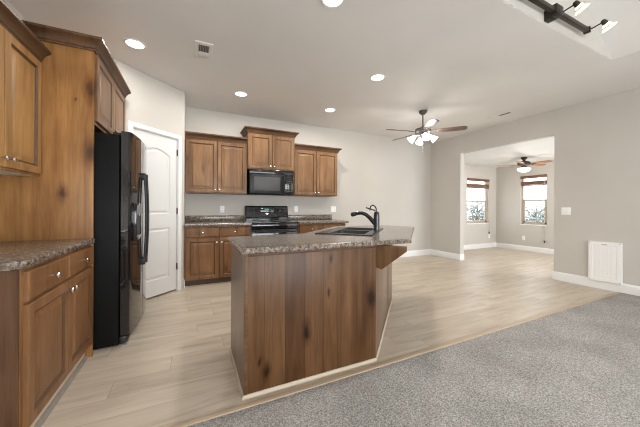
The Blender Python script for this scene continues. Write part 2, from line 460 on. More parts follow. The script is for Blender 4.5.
def offset(poly, d):
    n = len(poly); out = []
    for i in range(n):
        p0, p, p1 = Vector(poly[i - 1]), Vector(poly[i]), Vector(poly[(i + 1) % n])
        a = (p - p0).normalized(); b = (p1 - p).normalized(); na = Vector((-a.y, a.x)); nb = Vector((-b.y, b.x))
        m_ = (na + nb) / max(.3, 1 + na.dot(nb)); out.append(tuple(p + m_ * d))
    return out


def bolt_panel(w, poly, steps):                                          # concentric loops (inset, height)
    w.loops([[(x, y, z) for x, y in offset(poly, d)] for d, z in steps], cap0=False, cap1=True)


w = MB(); w.M = fr
x0, x1 = D0 + .015, D1 - .015
ZF = -.012
px0, px1 = x0 + .105, x1 - .105
arch = [(px0, 1.06), (px1, 1.06)] + [(px1 - (px1 - px0) * i / 12, 1.83 + .075 * math.sin(PI * i / 12)) for i in range(13)]
low = [(px0, .22), (px1, .22), (px1, .88), (px0, .88)]
# face built as rails and stiles around two sunk panels
w.box((x0, .022, ZF - .035), (x1, DT - .014, ZF - .012))
w.box((x0, .022, ZF - .012), (px0, DT - .014, ZF)); w.box((px1, .022, ZF - .012), (x1, DT - .014, ZF))
w.box((px0, .022, ZF - .012), (px1, .22, ZF)); w.box((px0, .88, ZF - .012), (px1, 1.06, ZF))
top = [(px0, 1.83), *[(px0 + (px1 - px0) * i / 12, 1.83 + .075 * math.sin(PI * i / 12)) for i in range(1, 12)], (px1, 1.83), (px1, DT - .014), (px0, DT - .014)]
w.prism(top, ZF - .012, ZF)
for poly in (arch, low): bolt_panel(w, poly, [(0, ZF), (.010, ZF - .011), (.026, ZF - .0115), (.045, ZF - .002)])
d1 = struct(w.build('door_1', 'door', ang=25))
for z in (.336, 1.098, 1.898):
    w = MB(); w.M = fr; w.box((D1 - .016, z - .045, ZF), (D1 - .006, z + .045, ZF + .016), .002)
    o = w.build('hinge', 'hinge', d1); o['label'] = 'dark bronze hinge'


# nook windows: vinyl single-hung, wood blinds drawn up
def window(name, fm, w_, h_, dep):
    """fm: frame at lower corner of the opening, x along, y up, z into the room"""
    m = MB(); m.M = fm
    for a, b in (((0, 0, -dep), (.035, h_, -dep + .06)), ((w_ - .035, 0, -dep), (w_, h_, -dep + .06)), ((0, 0, -dep), (w_, .04, -dep + .06)), ((0, h_ - .035, -dep), (w_, h_, -dep + .06))): m.box(a, b, .003)
    f = struct(m.build(name, 'vinyl'))
    m = MB(); m.M = fm; hh = h_ * .5
    for a, b in (((.035, .04, -dep + .02), (.075, hh, -dep + .05)), ((w_ - .075, .04, -dep + .02), (w_ - .035, hh, -dep + .05)), ((.035, .04, -dep + .02), (w_ - .035, .085, -dep + .05)), ((.035, hh - .02, -dep + .015), (w_ - .035, hh + .025, -dep + .055))): m.box(a, b, .003)
    m.build('window_sash', 'vinyl', f)
    m = MB(); m.M = fm; m.box((.06, .06, -dep + .030), (w_ - .06, hh, -dep + .034)); m.build('window_pane', 'glass', f)
    m = MB(); m.M = fm; m.box((.03, hh, -dep + .012), (w_ - .03, h_ - .03, -dep + .016)); m.build('window_pane', 'glass', f)
    m = MB(); m.M = fm; m.box((0, -.02, -dep + .05), (w_, .006, .012), .004); m.build('window_sill', 'trim', f)


fw1 = frame((W1[0], NY, W1[2]), (1, 0, 0)); window('window_1', fw1, W1[1] - W1[0], W1[3] - W1[2], .12)
fw2 = frame((NX, W2[1], W2[2]), (0, -1, 0)); window('window_2', fw2, W2[1] - W2[0], W2[3] - W2[2], .12)


def blind(fm, w_, h_, label, cord_x, cord_z):
    t = thing('window_blind', label, 'blind', fm.to_translation(), group='raised wood blinds in the nook')
    L = T(*(-fm.to_translation())) @ fm
    m = MB(); m.M = L; m.box((.004, h_ - .06, -.05), (w_ - .004, h_ + .01, .02), .004); m.build('valance', 'blind', t)
    m = MB(); m.M = L
    for i in range(9): m.box((.012, h_ - .235 + i * .0105, -.05), (w_ - .012, h_ - .235 + i * .0105 + .0095, -.003))
    m.box((.012, h_ - .262, -.05), (w_ - .012, h_ - .24, -.003), .003)
    m.build('slat_stack', 'blind', t)
    for x in (.12, w_ - .12):
        m = MB(); m.M = L; m.tube([(x, h_ - .06, -.02), (x, h_ - .15, -.02)], .002, 6); m.build('ladder_cord', 'cord', t)
    m = MB(); m.M = L; m.tube([(cord_x, h_ - .05, .02), (cord_x, cord_z + .04, .022)], .0045, 6); c_ = m.build('pull_cord', 'cord', t)
    m = MB(); m.M = L @ T(cord_x, cord_z, .022) @ Matrix.Rotation(-PI / 2, 4, 'X'); m.lathe([(.006, -.04), (.012, -.02), (.016, .02), (.010, .03)], 10); m.build('tassel', 'hinge', c_)


blind(fw1, W1[1] - W1[0], W1[3] - W1[2], 'brown wood blind raised on the nook window beside the far jamb of the opening', W1[1] - W1[0] - .02, -.28)
blind(fw2, W2[1] - W2[0], W2[3] - W2[2], 'brown wood blind behind the bowl-light fan, its cord hanging below the sill', W2[1] - W2[0] - .04, -.42)


# ------------------------------------------------------------------ cabinets
def knob(w): return w.lathe([(.005, 0), (.005, .012), (.0075, .016), (.0150, .022), (.0165, .028), (.012, .034), (.004, .036)], 16)


def cab_door(name, x, z, w_, h_, parent, yf, kx=None, kz=None, m='wood'):
    """raised-panel door, front at local y = yf - .02 facing -y; x, z of the lower corner"""
    b = MB(); P = [(0, 0), (w_, 0), (w_, h_), (0, h_)]
    b.M = frame((x, yf, z), (1, 0, 0))
    R = lambda d, zz: [(a, c_, zz) for a, c_ in (offset(P, d) if d else P)]
    fw_ = min(.058, w_ * .22)
    S1 = [(0, 0), (0, .016), (.004, .020), (fw_ - .006, .020)]
    b.loops([R(*q) for q in S1], cap1=False)
    b.mi = 1; b.loops([R(*q) for q in ((fw_ - .006, .020), (fw_, .014), (fw_ + .003, .009), (fw_ + .009, .009))], cap0=False, cap1=False)
    b.mi = 0; b.loops([R(*q) for q in ((fw_ + .009, .009), (fw_ + .040, .017), (fw_ + .043, .018))], cap0=False)
    o = b.build(name, [m, 'glaze'], parent, ang=15)
    if kx is not None:
        k = MB(); k.M = frame((x + kx, yf - .02, z + kz), (1, 0, 0)); knob(k); q = k.build('knob', 'nickel', o); q['label'] = 'nickel knob'
    return o


def drawer(x, z, w_, h_, parent, yf, m='wood_low'):
    b = MB(); P = [(0, 0), (w_, 0), (w_, h_), (0, h_)]; b.M = frame((x, yf, z), (1, 0, 0))
    R = lambda d, zz: [(a, c_, zz) for a, c_ in (offset(P, d) if d else P)]
    b.loops([R(*q) for q in ((0, 0), (0, .013), (.003, .017), (.009, .020), (.012, .020))])
    o = b.build('drawer', m, parent, ang=25)
    k = MB(); k.M = frame((x + w_ / 2, yf - .02, z + h_ / 2), (1, 0, 0)); knob(k); q = k.build('knob', 'nickel', o); q['label'] = 'nickel knob'
    return o


CROWN = [(0, 0), (.010, 0), (.010, .014), (.018, .018), (.022, .034), (.036, .054), (.056, .068), (.062, .072), (.062, .090), (0, .090)]
def crown(path, z, parent, k=1.0): return MB().sweep(path, [(a * k, z + b * k) for a, b in CROWN]).build('crown_moulding', 'crown', parent, ang=25)


GAP = .004
# ---- left run (faces +x): local -y maps to world +x  => rz = +90deg ; local x = world y
# thing placed at (front plane x, y start, 0), local y>0 goes into the wall
def left_run(name, label, xf, y0, cat, group=None): return thing(name, label, cat, (xf, y0, 0), PI / 2, group)


XF = -.704                       # face-frame plane of the left base cabinet
BW, BY = .928, 1.694              # width and near end
t = left_run('base_cabinet', 'brown alder base cabinet under the granite counter in front of the black refrigerator', XF, BY, 'cabinet', 'alder base cabinets')
D_ = XF - XL
b = MB(); b.box((0, 0, .10), (BW, D_ - .003, .874)); b.build('cabinet_body', 'wood_low', t)
box('end_panel', (-.006, .004, .0), (-.0005, D_ - .004, .874), 'end_wood', t)
b = MB(); b.box((.0, .030, 0), (BW, .05, .10)); b.build('toe_kick', 'shoe', t)
b = MB(); b.sweep([(0, .0297), (BW, .0297)], [(0, 0), (.022, 0), (.022, .008), (.016, .016), (.006, .021), (0, .021)]); b.build('shoe_moulding', 'shoe_grey', t)
m0, mid = .022, .475
drawer(m0, .715, mid - m0 - GAP, .140, t, 0); drawer(mid + GAP, .715, BW - mid - .012, .140, t, 0)
dw = mid - m0 - GAP
cab_door('door', m0, .118, dw, .582, t, 0, dw - .028, .53, 'wood_low'); cab_door('door', mid + GAP, .118, BW - mid - .012, .582, t, 0, .028, .53, 'wood_low')

# countertop of the left run
b = MB(); y1 = 2.626
b.prism([(XL + .003, 1.632), (-.712, 1.632), (-.676, 1.668), (-.676, y1), (XL + .003, y1)], .876, .914, .009)
tag(b.build('countertop', 'granite'), 'brown speckled granite counter with clipped corner beside the tall refrigerator panel', 'countertop', 'granite counters')

# wall cabinet near left
UF = -1.0
t = left_run('wall_cabinet', 'tall alder wall cabinet hung above the counter, nearest the camera, against the refrigerator panel', UF, 1.76, 'cabinet', 'alder wall cabinets')
UW = 2.625 - 1.76; D_ = UF - XL
b = MB(); b.box((0, 0, 1.372), (UW, D_ - .003, 2.205)); b.build('cabinet_body', 'wood_lit', t)
hw = (UW - .03) / 2
box('underside', (.018, .02, 1.3705), (UW - .001, D_ - .004, 1.3718), 'trim', t)['label'] = 'pale underside'
cab_door('door', .012, 1.385, hw - GAP, .80, t, 0, hw - .035, .05, 'wood_lit'); cab_door('door', .018 + hw, 1.385, hw - GAP, .80, t, 0, .03, .05, 'wood_lit')
crown([(0, D_), (0, -.002), (UW - .002, -.002)], 2.19, t)

# refrigerator surround: tall panel + cabinet over it
PF = -.69; PY = 2.63
t = left_run('refrigerator_cabinet', 'tall alder refrigerator surround with wide side panel and two high doors', PF, PY, 'cabinet')
PW = 3.652 - PY; D_ = PF - XL
box('side_panel', (0, 0, 0), (.019, D_ - .003, 2.37), 'panel', t, .0015)
box('side_panel', (PW - .019, 0, 1.80), (PW, D_ - .003, 2.37), 'wood', t, .0015)
b = MB(); b.box((.0195, .004, 1.80), (PW - .0195, D_ - .003, 2.37)); b.build('cabinet_body', 'wood', t)
hw = (PW - .04) / 2 - .03
cab_door('door', .028, 1.825, hw + .02, .52, t, .004, hw - .012, .04); cab_door('door', .036 + hw + .02, 1.825, hw + .03, .52, t, .004, .03, .04)
crown([(-.001, D_ - .003), (-.001, -.002), (PW - .005, -.002)], 2.352, t)

# ---- back run (faces -y): things at the face plane, local x = world x
BF = 4.29
def base_unit(x0, x1, label, cols, pulls):
    t = thing('base_cabinet', label, 'cabinet', (x0, BF, 0), 0, 'alder base cabinets'); w_ = x1 - x0; D_ = YB - BF
    b = MB(); b.box((0, 0, .10), (w_, D_ - .003, .874)); b.build('cabinet_body', 'wood_low', t)
    b = MB(); b.box((0, .032, 0), (w_, .052, .10)); b.build('toe_kick', 'toe', t)
    b = MB(); b.box((0, .022, 0), (w_, .0318, .016)); b.build('shoe_moulding', 'shoe', t)
    cw = (w_ - .03) / cols
    for i in range(cols):
        x = .015 + i * cw
        drawer(x + .006, .715, cw - .012, .140, t, 0)
        cab_door('door', x + .006, .100, cw - .012, .600, t, 0, (cw - .04) if pulls[i] > 0 else .03, .535, 'wood_low')
    return t


base_unit(-.10, .832, 'alder base cabinet with two drawers between the pantry corner and the black range', 2, (1, -1))
base_unit(1.625, 2.55, 'alder base cabinet behind the island, at the open end of the back wall', 2, (1, -1))


def counter(x0, x1, label, ends):
    t = thing('countertop', label, 'countertop', (x0, 4.235, 0), 0, 'granite counters'); w_ = x1 - x0; D_ = YB - 4.235
    MB().prism([(0, 0), (w_ - ends, 0), (w_, ends), (w_, D_ - .003), (0, D_ - .003)], .876, .914, .008).build('slab', 'granite', t)
    box('backsplash', (0, D_ - .024, .9145), (w_ - (.02 if ends else 0), D_ - .003, 1.012), 'granite', t, .003)


counter(-.102, .834, 'brown granite counter with backsplash between the pantry corner and the black range', 0)
counter(1.622, 2.60, 'brown granite counter with backsplash right of the black range, ending at bare wall', .02)

UFb = 4.572
def upper(x0, x1, z0, z1, yf, label, n, cz, cpath):
    t = thing('wall_cabinet', label, 'cabinet', (x0, yf, 0), 0, 'alder wall cabinets'); w_ = x1 - x0; D_ = YB - yf
    MB().box((0, 0, z0), (w_, D_ - .003, z1)).build('cabinet_body', 'wood', t)
    hw = (w_ - .03) / 2
    for i in range(2):
        cab_door('door', .012 + i * (hw + .006), z0 + .012, hw - .001, cz - z0 - .022, t, 0, (hw - .03) if i == 0 else .028, .045)
    crown(cpath(w_, D_), cz - .002, t)


upper(-.102, .818, 1.372, 2.215, UFb, 'alder wall cabinet in the corner beside the white pantry door', 2, 2.2, lambda w_, D: [(0, -.002), (w_ - .004, -.002)])
upper(.822, 1.632, 1.79, 2.395, UFb - .06, 'raised short alder wall cabinet directly above the black microwave', 2, 2.38, lambda w_, D: [(0, D - .004), (0, -.002), (w_, -.002), (w_, D - .004)])
upper(1.636, 2.53, 1.372, 2.215, UFb, 'alder wall cabinet right of the microwave, at the open end of the row', 2, 2.2, lambda w_, D: [(.004, -.002), (w_, -.002), (w_, D - .004)])

# ------------------------------------------------------------------ appliances
# refrigerator: local x = world y (near->far), local -y = world +x
FX = -.545
t = thing('refrigerator', 'glossy black side-by-side refrigerator with bowed doors beside the pantry door', 'refrigerator', (FX, 2.722, 0), PI / 2)
FW = .895; D_ = FX - XL - .03
box('cabinet_body', (0, 0, .012), (FW, D_, 1.752), 'black_tex', t, .006)
def bow(x): return -.072 - .040 * (1 - ((x - FW / 2) / (FW / 2)) ** 2)
def fdoor(a, c_):
    N = 12; pts = [(a + (c_ - a) * i / N, bow(a + (c_ - a) * i / N)) for i in range(N + 1)]
    pts = [(a, -.012), (a, pts[0][1] + .012), (a + .010, pts[0][1])] + pts[1:-1] + [(c_ - .010, pts[-1][1]), (c_, pts[-1][1] + .012), (c_, -.012)]
    b = MB(); b.prism(pts, .085, 1.785, .006); return b.build('door', 'black_door', t, ang=28)
SM = .385
fz = fdoor(.004, SM - .003); rf = fdoor(SM + .003, FW - .004)
for d_, x in ((fz, SM - .055), (rf, SM + .060)):
    b = MB(); y = bow(x)
    b.tube([(x, y - .012, 1.43)] + [(x, y - .024 - .014 * math.sin(PI * i / 14), 1.45 - .82 * i / 14) for i in range(15)] + [(x, y - .012, .65)], [.0095] * 17, 10)
    b.box((x - .016, y - .034, 1.42), (x + .016, y + .004, 1.475), .006); b.box((x - .016, y - .034, .605), (x + .016, y + .004, .66), .006)
    b.build('handle', 'black_mat', d_)
xc = .17; b = MB(); y = bow(xc)
b.box((xc - .10, y - .014, .86), (xc + .10, y + .02, 1.19), .008); dp = b.build('dispenser', 'black', fz)
box('dispenser_panel', (xc - .08, y - .018, 1.09), (xc + .08, y - .013, 1.17), 'grey', dp, .001)
b = MB(); b.box((xc - .08, y - .016, .90), (xc + .08, y - .0135, 1.07)); b.build('dispenser_bay', 'slot', dp)
box('dispenser_tray', (xc - .07, y - .034, .89), (xc + .07, y - .010, .905), 'grey', dp, .003)
b = MB(); b.box((.01, -.05, .014), (FW - .01, -.004, .075), .004)
for i in range(5): b.box((.05, -.054, .024 + i * .009), (FW - .05, -.05, .028 + i * .009))
b.build('kick_grille', 'black_mat', t)
for x in (.03, FW - .09): box('hinge_cover', (x, -.06, 1.7525), (x + .06, .05, 1.775), 'black_mat', t, .004)
for x in (.02, FW - .06):
    b = MB(); b.box((x, -.06, .0), (x + .05, -.01, .016), .003); b.build('foot', 'grey', t)

# range
t = thing('range', 'black freestanding electric range between the back base cabinets', 'range', (.838, 4.285, 0)); RW = .78
box('body', (0, .03, .03), (RW, .60, .895), 'black', t, .004)
b = MB(); b.box((-.003, -.015, .895), (RW + .003, .56, .918), .006); ct = b.build('cooktop', 'dark_glass', t)
for x, y, r in ((.2, .14, .10), (.57, .14, .08), (.2, .4, .08), (.57, .4, .10)):
    MB().lathe([(r - .004, 0), (r, 0), (r, .0012), (r - .004, .0012)], 32, (x, y, .918), False, False).build('burner_ring', 'grey', ct)
b = MB(); b.box((.006, -.028, .24), (RW - .006, .029, .80), .006); od = b.build('oven_door', 'black', t)
box('oven_window', (.14, -.031, .34), (RW - .14, -.0275, .68), 'dark_glass', od, .001)
b = MB(); b.tube([(.06, -.028, .765), (.06, -.07, .765), (.075, -.075, .765), (RW - .075, -.075, .765), (RW - .06, -.07, .765), (RW - .06, -.028, .765)], .012, 10); b.build('handle', 'black', od)
b = MB(); b.box((.004, -.030, .805), (RW - .004, .029, .893), .008); b.build('front_rail', 'black', t)
b = MB(); b.box((.006, -.024, .06), (RW - .006, .029, .232), .006); b.build('storage_drawer', 'black', t)
b = MB(); b.M = frame((0, 0, 0), (0, 1, 0), (0, 0, 1))
b.M = Matrix(((0, 0, 1, 0), (1, 0, 0, 0), (0, 1, 0, 0), (0, 0, 0, 1)))
b.prism([(.50, .919), (.596, .919), (.596, 1.165), (.585, 1.178), (.560, 1.178), (.545, 1.165), (.525, .985), (.50, .97)], 0, RW, .004); bg = b.build('backguard', 'black', t)
sl = Vector((0, .02, .18)).normalized()
pf = frame((0, .526, .994), (1, 0, 0), sl)
for x in (.09, .17, .60, .69):
    b = MB(); b.M = pf @ T(x, .105, 0); b.lathe([(.024, 0), (.024, .006), (.019, .012), (.017, .026), (.010, .028)], 20); b.box((-.003, -.017, .026), (.003, .017, .032), .001)
    k_ = b.build('knob', 'black_mat', bg)
b = MB(); b.M = pf; b.box((.27, .065, -.001), (.51, .15, .003), .001); b.build('control_panel', 'dark_glass', bg)
b = MB(); b.M = pf
for x in (.345, .362, .384, .401): b.box((x, .115, .003), (x + .010, .135, .0045))
b.build('clock_display', 'display', bg)
b = MB(); b.M = pf @ T(.39, .045, 0) @ Matrix.Scale(.45, 4, (0, 1, 0)); b.lathe([(.030, 0), (.030, .003), (.026, .004)], 24); b.build('badge', 'chrome', bg)
for i in range(4):
    b = MB(); b.M = pf; b.box((.285 + i * .055, .075, .003), (.32 + i * .055, .09, .0045)); b.build('button', 'grey', bg)
for x in (.03, RW - .07):
    for y in (.06, .54): box('foot', (x, y, 0), (x + .04, y + .04, .031), 'black_mat', t)

# microwave
t = thing('microwave', 'black over-the-range microwave hung under the raised wall cabinet', 'microwave', (.847, 4.50, 1.375)); MW = .762; MH = .412
box('body', (0, .02, 0), (MW, .397, MH), 'black_tex', t, .004)
b = MB(); b.box((0, -.012, MH - .075), (MW, .019, MH), .003)
for i in range(5): b.box((.02, -.015, MH - .066 + i * .011), (MW - .02, -.011, MH - .061 + i * .011))
b.build('vent_grille', 'black', t)
b = MB(); b.box((.004, -.022, .012), (MW * .79, .019, MH - .078), .006); md = b.build('door', 'micro_face', t)
box('window', (.075, -.0245, .06), (MW * .79 - .085, -.0215, MH - .125), 'micro_glass', md, .001)
b = MB(); x = MW * .79 - .035; b.tube([(x, -.022, MH - .10), (x, -.05, MH - .11), (x, -.056, MH - .16), (x, -.056, .09), (x, -.05, .05), (x, -.022, .04)], .010, 10); b.build('handle', 'black', md)
b = MB(); b.box((MW * .79 + .003, -.020, .012), (MW - .004, .019, MH - .078), .005); cp = b.build('control_panel', 'black', t)
box('clock_display', (MW * .79 + .03, -.0215, MH - .13), (MW - .03, -.0195, MH - .10), 'dark_glass', cp)
b = MB()
for i in range(6):
    for j in range(3): b.box((MW * .79 + .03 + j * .036, -.0215, .05 + i * .034), (MW * .79 + .055 + j * .036, -.0195, .07 + i * .034), .0)
b.build('keypad', 'keys', cp)

# ------------------------------------------------------------------ island
A, B, C_ = (.297, 1.685), (1.263, 1.685), (2.295, 2.717)
R2 = math.sqrt(.5)
poly = [A, B, C_, (2.06, 2.952), (1.63, 2.952), (1.02, 2.29), (.297, 2.29)]
t = thing('kitchen_island', 'angled kitchen island with knotty plank panels facing the carpet', 'kitchen island', (0, 0, 0))
MB().prism(poly, 0, .875).build('cabinet_body', 'island_side', t)
b = MB(); b.box((A[0] - .0, A[1] - .012, .0), (B[0] + .004, A[1] - .0005, .875), .0015); b.build('front_panel', 'island', t)
box('corner_post', (A[0] - .010, A[1] - .016, 0), (A[0] + .012, A[1] - .0125, .875), 'crown', t, .001)
box('side_panel', (A[0] - .008, A[1], 0), (A[0] - .0005, 2.29, .875), 'island_side', t)
dg = frame((B[0], B[1], 0), (1, 1, 0)); LG = math.hypot(C_[0] - B[0], C_[1] - B[1])
b = MB(); b.M = dg; b.box((0, 0, .0005), (.83, .875, .010), .0015); b.build('diagonal_panel', 'island_side', t)
b = MB(); b.M = dg; b.box((.842, 0, .0005), (LG, .875, .010), .0015); b.build('diagonal_panel', 'island_side', t)
b = MB(); b.box((A[0] + .012, A[1] - .019, .857), (B[0] + .006, A[1] - .0122, .875), .002); b.build('top_rail', 'crown', t)
b = MB(); e = .0125
b.sweep([(A[0] - .0085, 2.29), (A[0] - .0085, A[1] - e), (B[0] + .004, A[1] - e), (C_[0] + .0075, C_[1] - .0075)][::-1], [(a, z) for a, z in ((0, 0), (-.010, 0), (-.010, .010), (-.007, .016), (-.003, .019), (0, .019))]) if False else \
    b.sweep([(A[0] - .0085, 2.29), (A[0] - .0085, A[1] - e), (B[0] + .004, A[1] - e), (C_[0] + .0075, C_[1] - .0075)], [(-a, z) for a, z in ((0, 0), (-.011, 0), (-.011, .010), (-.008, .017), (-.003, .020), (0, .020))])
b.build('shoe_moulding', 'shoe', t)
b = MB(); b.M = dg @ Matrix(((0, 0, 1, .035), (0, 1, 0, 0), (1, 0, 0, .0105), (0, 0, 0, 1)))
b.prism([(0, .872), (0, .70), (.040, .688), (.222, .835), (.222, .872)], -.022, .022, .003); b.build('corbel', 'corbel', t)

# island countertop
b = MB()
b.prism([(.266, 1.635), (1.585, 1.635), (1.622, 1.685), (2.62, 2.655), (2.42, 3.06), (1.70, 3.10), (.955, 2.345), (.266, 2.345)], .876, .914, .010)
sk_c = Vector((2.775 * R2 - .625 * R2, 2.775 * R2 + .625 * R2, 0))
ic = b.build('countertop', 'granite')
tag(ic, 'brown granite island top with the black sink set into its angled end', 'countertop', 'granite counters')
# cut-out for the sink bowls
RSK = RZ(PI / 4)
cb = MB(); cb.M = T(*sk_c) @ RSK; cb.box((-.385, -.225, .80), (.385, .155, 1.0)); co = cb.build('cutter', 'granite')
for tgt in (ic, next(o for o in kids(t) if o.name.startswith('cabinet_body'))):
    bo = tgt.modifiers.new('cut', 'BOOLEAN'); bo.object = co; bo.operation = 'DIFFERENCE'; bo.solver = 'EXACT'
    if tgt is not ic: co2 = co
bpy.context.view_layer.update()
dg_ = bpy.context.evaluated_depsgraph_get()
body = next(o for o in kids(t) if o.name.startswith('cabinet_body'))
cz = bpy.data.meshes.new_from_object(ic.evaluated_get(dg_)); ic.modifiers.clear(); ic.data = cz; cz.set_sharp_from_angle(angle=math.radians(15))
body.modifiers.clear()
# lower the body cut separately: a deeper cutter so that the bowls fit
cb = MB(); cb.M = T(*sk_c) @ RSK; cb.box((-.39, -.23, .66), (.39, .16, 1.0)); co3 = cb.build('cutter', 'granite')
bo = body.modifiers.new('cut', 'BOOLEAN'); bo.object = co3; bo.operation = 'DIFFERENCE'; bo.solver = 'EXACT'
bpy.context.view_layer.update(); dg_ = bpy.context.evaluated_depsgraph_get()
cz = bpy.data.meshes.new_from_object(body.evaluated_get(dg_)); body.modifiers.clear(); body.data = cz
for o in (co, co3): bpy.data.objects.remove(o)

# sink: local x along the angled edge, local -y towards the bar side... (+y towards the kitchen)
t = thing('sink', 'black double-bowl drop-in sink in the island top', 'sink', (sk_c.x, sk_c.y, .9145), PI / 4)
b = MB()
def rr(x0, y0, x1, y1, r, z, n=5):
    out = []
    for cx, cy, a in ((x1 - r, y1 - r, 0), (x0 + r, y1 - r, PI / 2), (x0 + r, y0 + r, PI), (x1 - r, y0 + r, 1.5 * PI)):
        out += [(cx + r * math.cos(a + PI / 2 * i / n), cy + r * math.sin(a + PI / 2 * i / n), z) for i in range(n + 1)]
    return out
bowls = ((-.37, -.14, .02, .21 - .075), (.05, -.14, .37, .21 - .075))
Y0, Y1 = -.185, .140
# rim: frame strips around both bowls
for a, c_ in (((-.42, Y1), (.42, .265)), ((-.42, -.265), (.42, Y0)), ((-.42, Y0), (-.365, Y1)), ((.365, Y0), (.42, Y1)), ((-.01, Y0), (.025, Y1))):
    b.box((a[0], a[1], 0), (c_[0], c_[1], .008))
# raised outer lip
b.loops([rr(-.42, -.265, .42, .265, .03, .0), rr(-.42, -.265, .42, .265, .03, .006), rr(-.414, -.259, .414, .259, .025, .0084), rr(-.402, -.247, .402, .247, .02, .0085)], False, False)
b.build('rim', 'sink', t)
for x0, x1 in ((-.365, -.01), (.025, .365)):
    b = MB(); b.loops([rr(x0 + .001, Y0 + .001, x1 - .001, Y1 - .001, .04, .0078), rr(x0 + .008, Y0 + .008, x1 - .008, Y1 - .008, .04, -.03), rr(x0 + .02, Y0 + .02, x1 - .02, Y1 - .02, .05, -.19), rr(x0 + .05, Y0 + .05, x1 - .05, Y1 - .05, .05, -.205)], False, True)
    bo = b.build('bowl', 'sink', t)
    b = MB(); b.lathe([(.045, 0), (.045, .003), (.03, .004), (.028, .0)], 20, ((x0 + x1) / 2, (Y0 + Y1) / 2, -.2045)); b.build('drain', 'nickel', bo)
# faucet on the bar-side deck of the sink
fs = (2.85, -.392); fxy = ((fs[0] + fs[1]) * R2, (fs[0] - fs[1]) * R2)
t = thing('faucet', 'dark pull-out kitchen faucet with looped lever on the sink rim', 'faucet', (fxy[0], fxy[1], .923), PI / 4)
MB().lathe([(.031, .0), (.031, .006), (.0305, .012), (.030, .05), (.031, .12), (.029, .17), (.024, .190), (.012, .197)], 24).build('body', 'faucet', t)
b = MB(); P = [(0, .0, .055), (0, .03, .085), (0, .07, .130), (0, .11, .163), (0, .15, .178), (0, .19, .178), (0, .215, .172)]
b.tube(P, [.024, .023, .021, .020, .019, .019, .019], 14); sp = b.build('spout', 'faucet', t)
b = MB(); b.tube([(0, .213, .173), (0, .235, .166), (0, .262, .160), (0, .272, .158)], [.020, .024, .024, .016], 14); b.build('spray_head', 'black_mat', sp)
b = MB(); b.tube([(0, .0, .190), (-.0, .004, .225), (0, .018, .252), (0, .040, .262), (0, .060, .250), (0, .070, .225), (0, .068, .205)], .0065, 10)
b.tube([(0, .012, .205), (0, .06, .220), (0, .112, .237)], [.006, .006, .007], 10); b.build('lever', 'faucet', t)

# ------------------------------------------------------------------ plates on the walls
def plate(fm, w_, h_, label, kind, cat, name, group):
    t = thing(name, label, cat, fm.to_translation(), 0, group); L = T(*(-fm.to_translation())) @ fm
    b = MB(); b.M = L; b.box((-w_ / 2, -h_ / 2, .0003), (w_ / 2, h_ / 2, .006), .002); b.build('cover_plate', 'plate', t)
    if kind == 'outlet':
        for z in (-.02, .02):
            b = MB(); b.M = L; b.box((-.016, z - .013, .006), (.016, z + .013, .0085), .002); r_ = b.build('receptacle', 'plate', t)
            b = MB(); b.M = L; [b.box((x - .0012, z - .004, .0085), (x + .0012, z + .006, .0088)) for x in (-.006, .006)]; b.build('slots', 'slot', r_)
    else:
        for i in range(kind):
            x = (i - (kind - 1) / 2) * .046
            b = MB(); b.M = L; b.box((x - .0165, -.033, .006), (x + .0165, .033, .0085), .002); r_ = b.build('rocker', 'plate', t)
PG = 'white wall plates'
wb = lambda x, z: frame((x, YB, z), (1, 0, 0)); wr = lambda y, z: frame((XR, y, z), (0, -1, 0))
plate(wb(.465, 1.115), .075, .118, 'white outlet on the back wall between the pantry corner and the range', 'outlet', 'outlet', 'wall_outlet', PG)
plate(wb(1.81, 1.12), .075, .118, 'white outlet just right of the range backguard', 'outlet', 'outlet', 'wall_outlet', PG)
plate(wb(2.625, 1.12), .12, .118, 'white double switch at the open end of the back counter', 2, 'switch', 'light_switch', PG)
plate(wr(2.205, 1.12), .12, .118, 'white double switch on the bare wall beside the nook opening', 2, 'switch', 'light_switch', PG)
plate(frame((7.915, NY, .33), (1, 0, 0)), .075, .118, 'white nook outlet under the blind cord near the corner', 'outlet', 'outlet', 'wall_outlet', PG)
plate(frame((NX, 4.31, .345), (0, -1, 0)), .075, .118, 'white nook outlet below the window behind the bowl-light fan', 'outlet', 'outlet', 'wall_outlet', PG)

# wall register on the right wall
Y_a, Y_b, Z_a, Z_b = 1.578, 1.922, .118, .684
fm = frame((XR, Y_b, Z_a), (0, -1, 0)); w_, h_ = Y_b - Y_a, Z_b - Z_a
t = thing('wall_register', 'white square-grid wall panel with four corner screws above the baseboard', 'wall vent', (XR, Y_b, Z_a)); L = T(-XR, -Y_b, -Z_a) @ fm
b = MB(); b.M = L; P = [(0, 0), (w_, 0), (w_, h_), (0, h_)]
b.loops([[(x, y, z) for x, y in (offset(P, d) if d else P)] for d, z in ((0, .0005), (0, .040), (.004, .045), (.045, .045), (.050, .038))], True, True); b.build('housing', 'heater', t, ang=20)
b = MB(); b.M = L; b.box((.051, .051, .0375), (w_ - .051, h_ - .051, .0405))
for i in range(1, 6): x = .051 + (w_ - .102) * i / 6; b.box((x - .003, .052, .0405), (x + .003, h_ - .052, .0440))
for i in range(1, 12): y = .051 + (h_ - .102) * i / 12; b.box((.052, y - .003, .0405), (w_ - .052, y + .003, .0436))
b.build('grille', 'heater', t)
for x in (.016, w_ - .016):
    for y in (.016, h_ - .016):
        b = MB(); b.M = L @ T(x, y, .045); b.lathe([(.007, -.001), (.007, .001), (.004, .002)], 12); b.build('screw', 'badge', t)
b = MB(); b.M = L; b.box((w_ / 2 - .03, h_ - .042, .0448), (w_ / 2 + .03, h_ - .030, .0465)); o = b.build('badge', 'badge', t); o['label'] = 'small grey badge'

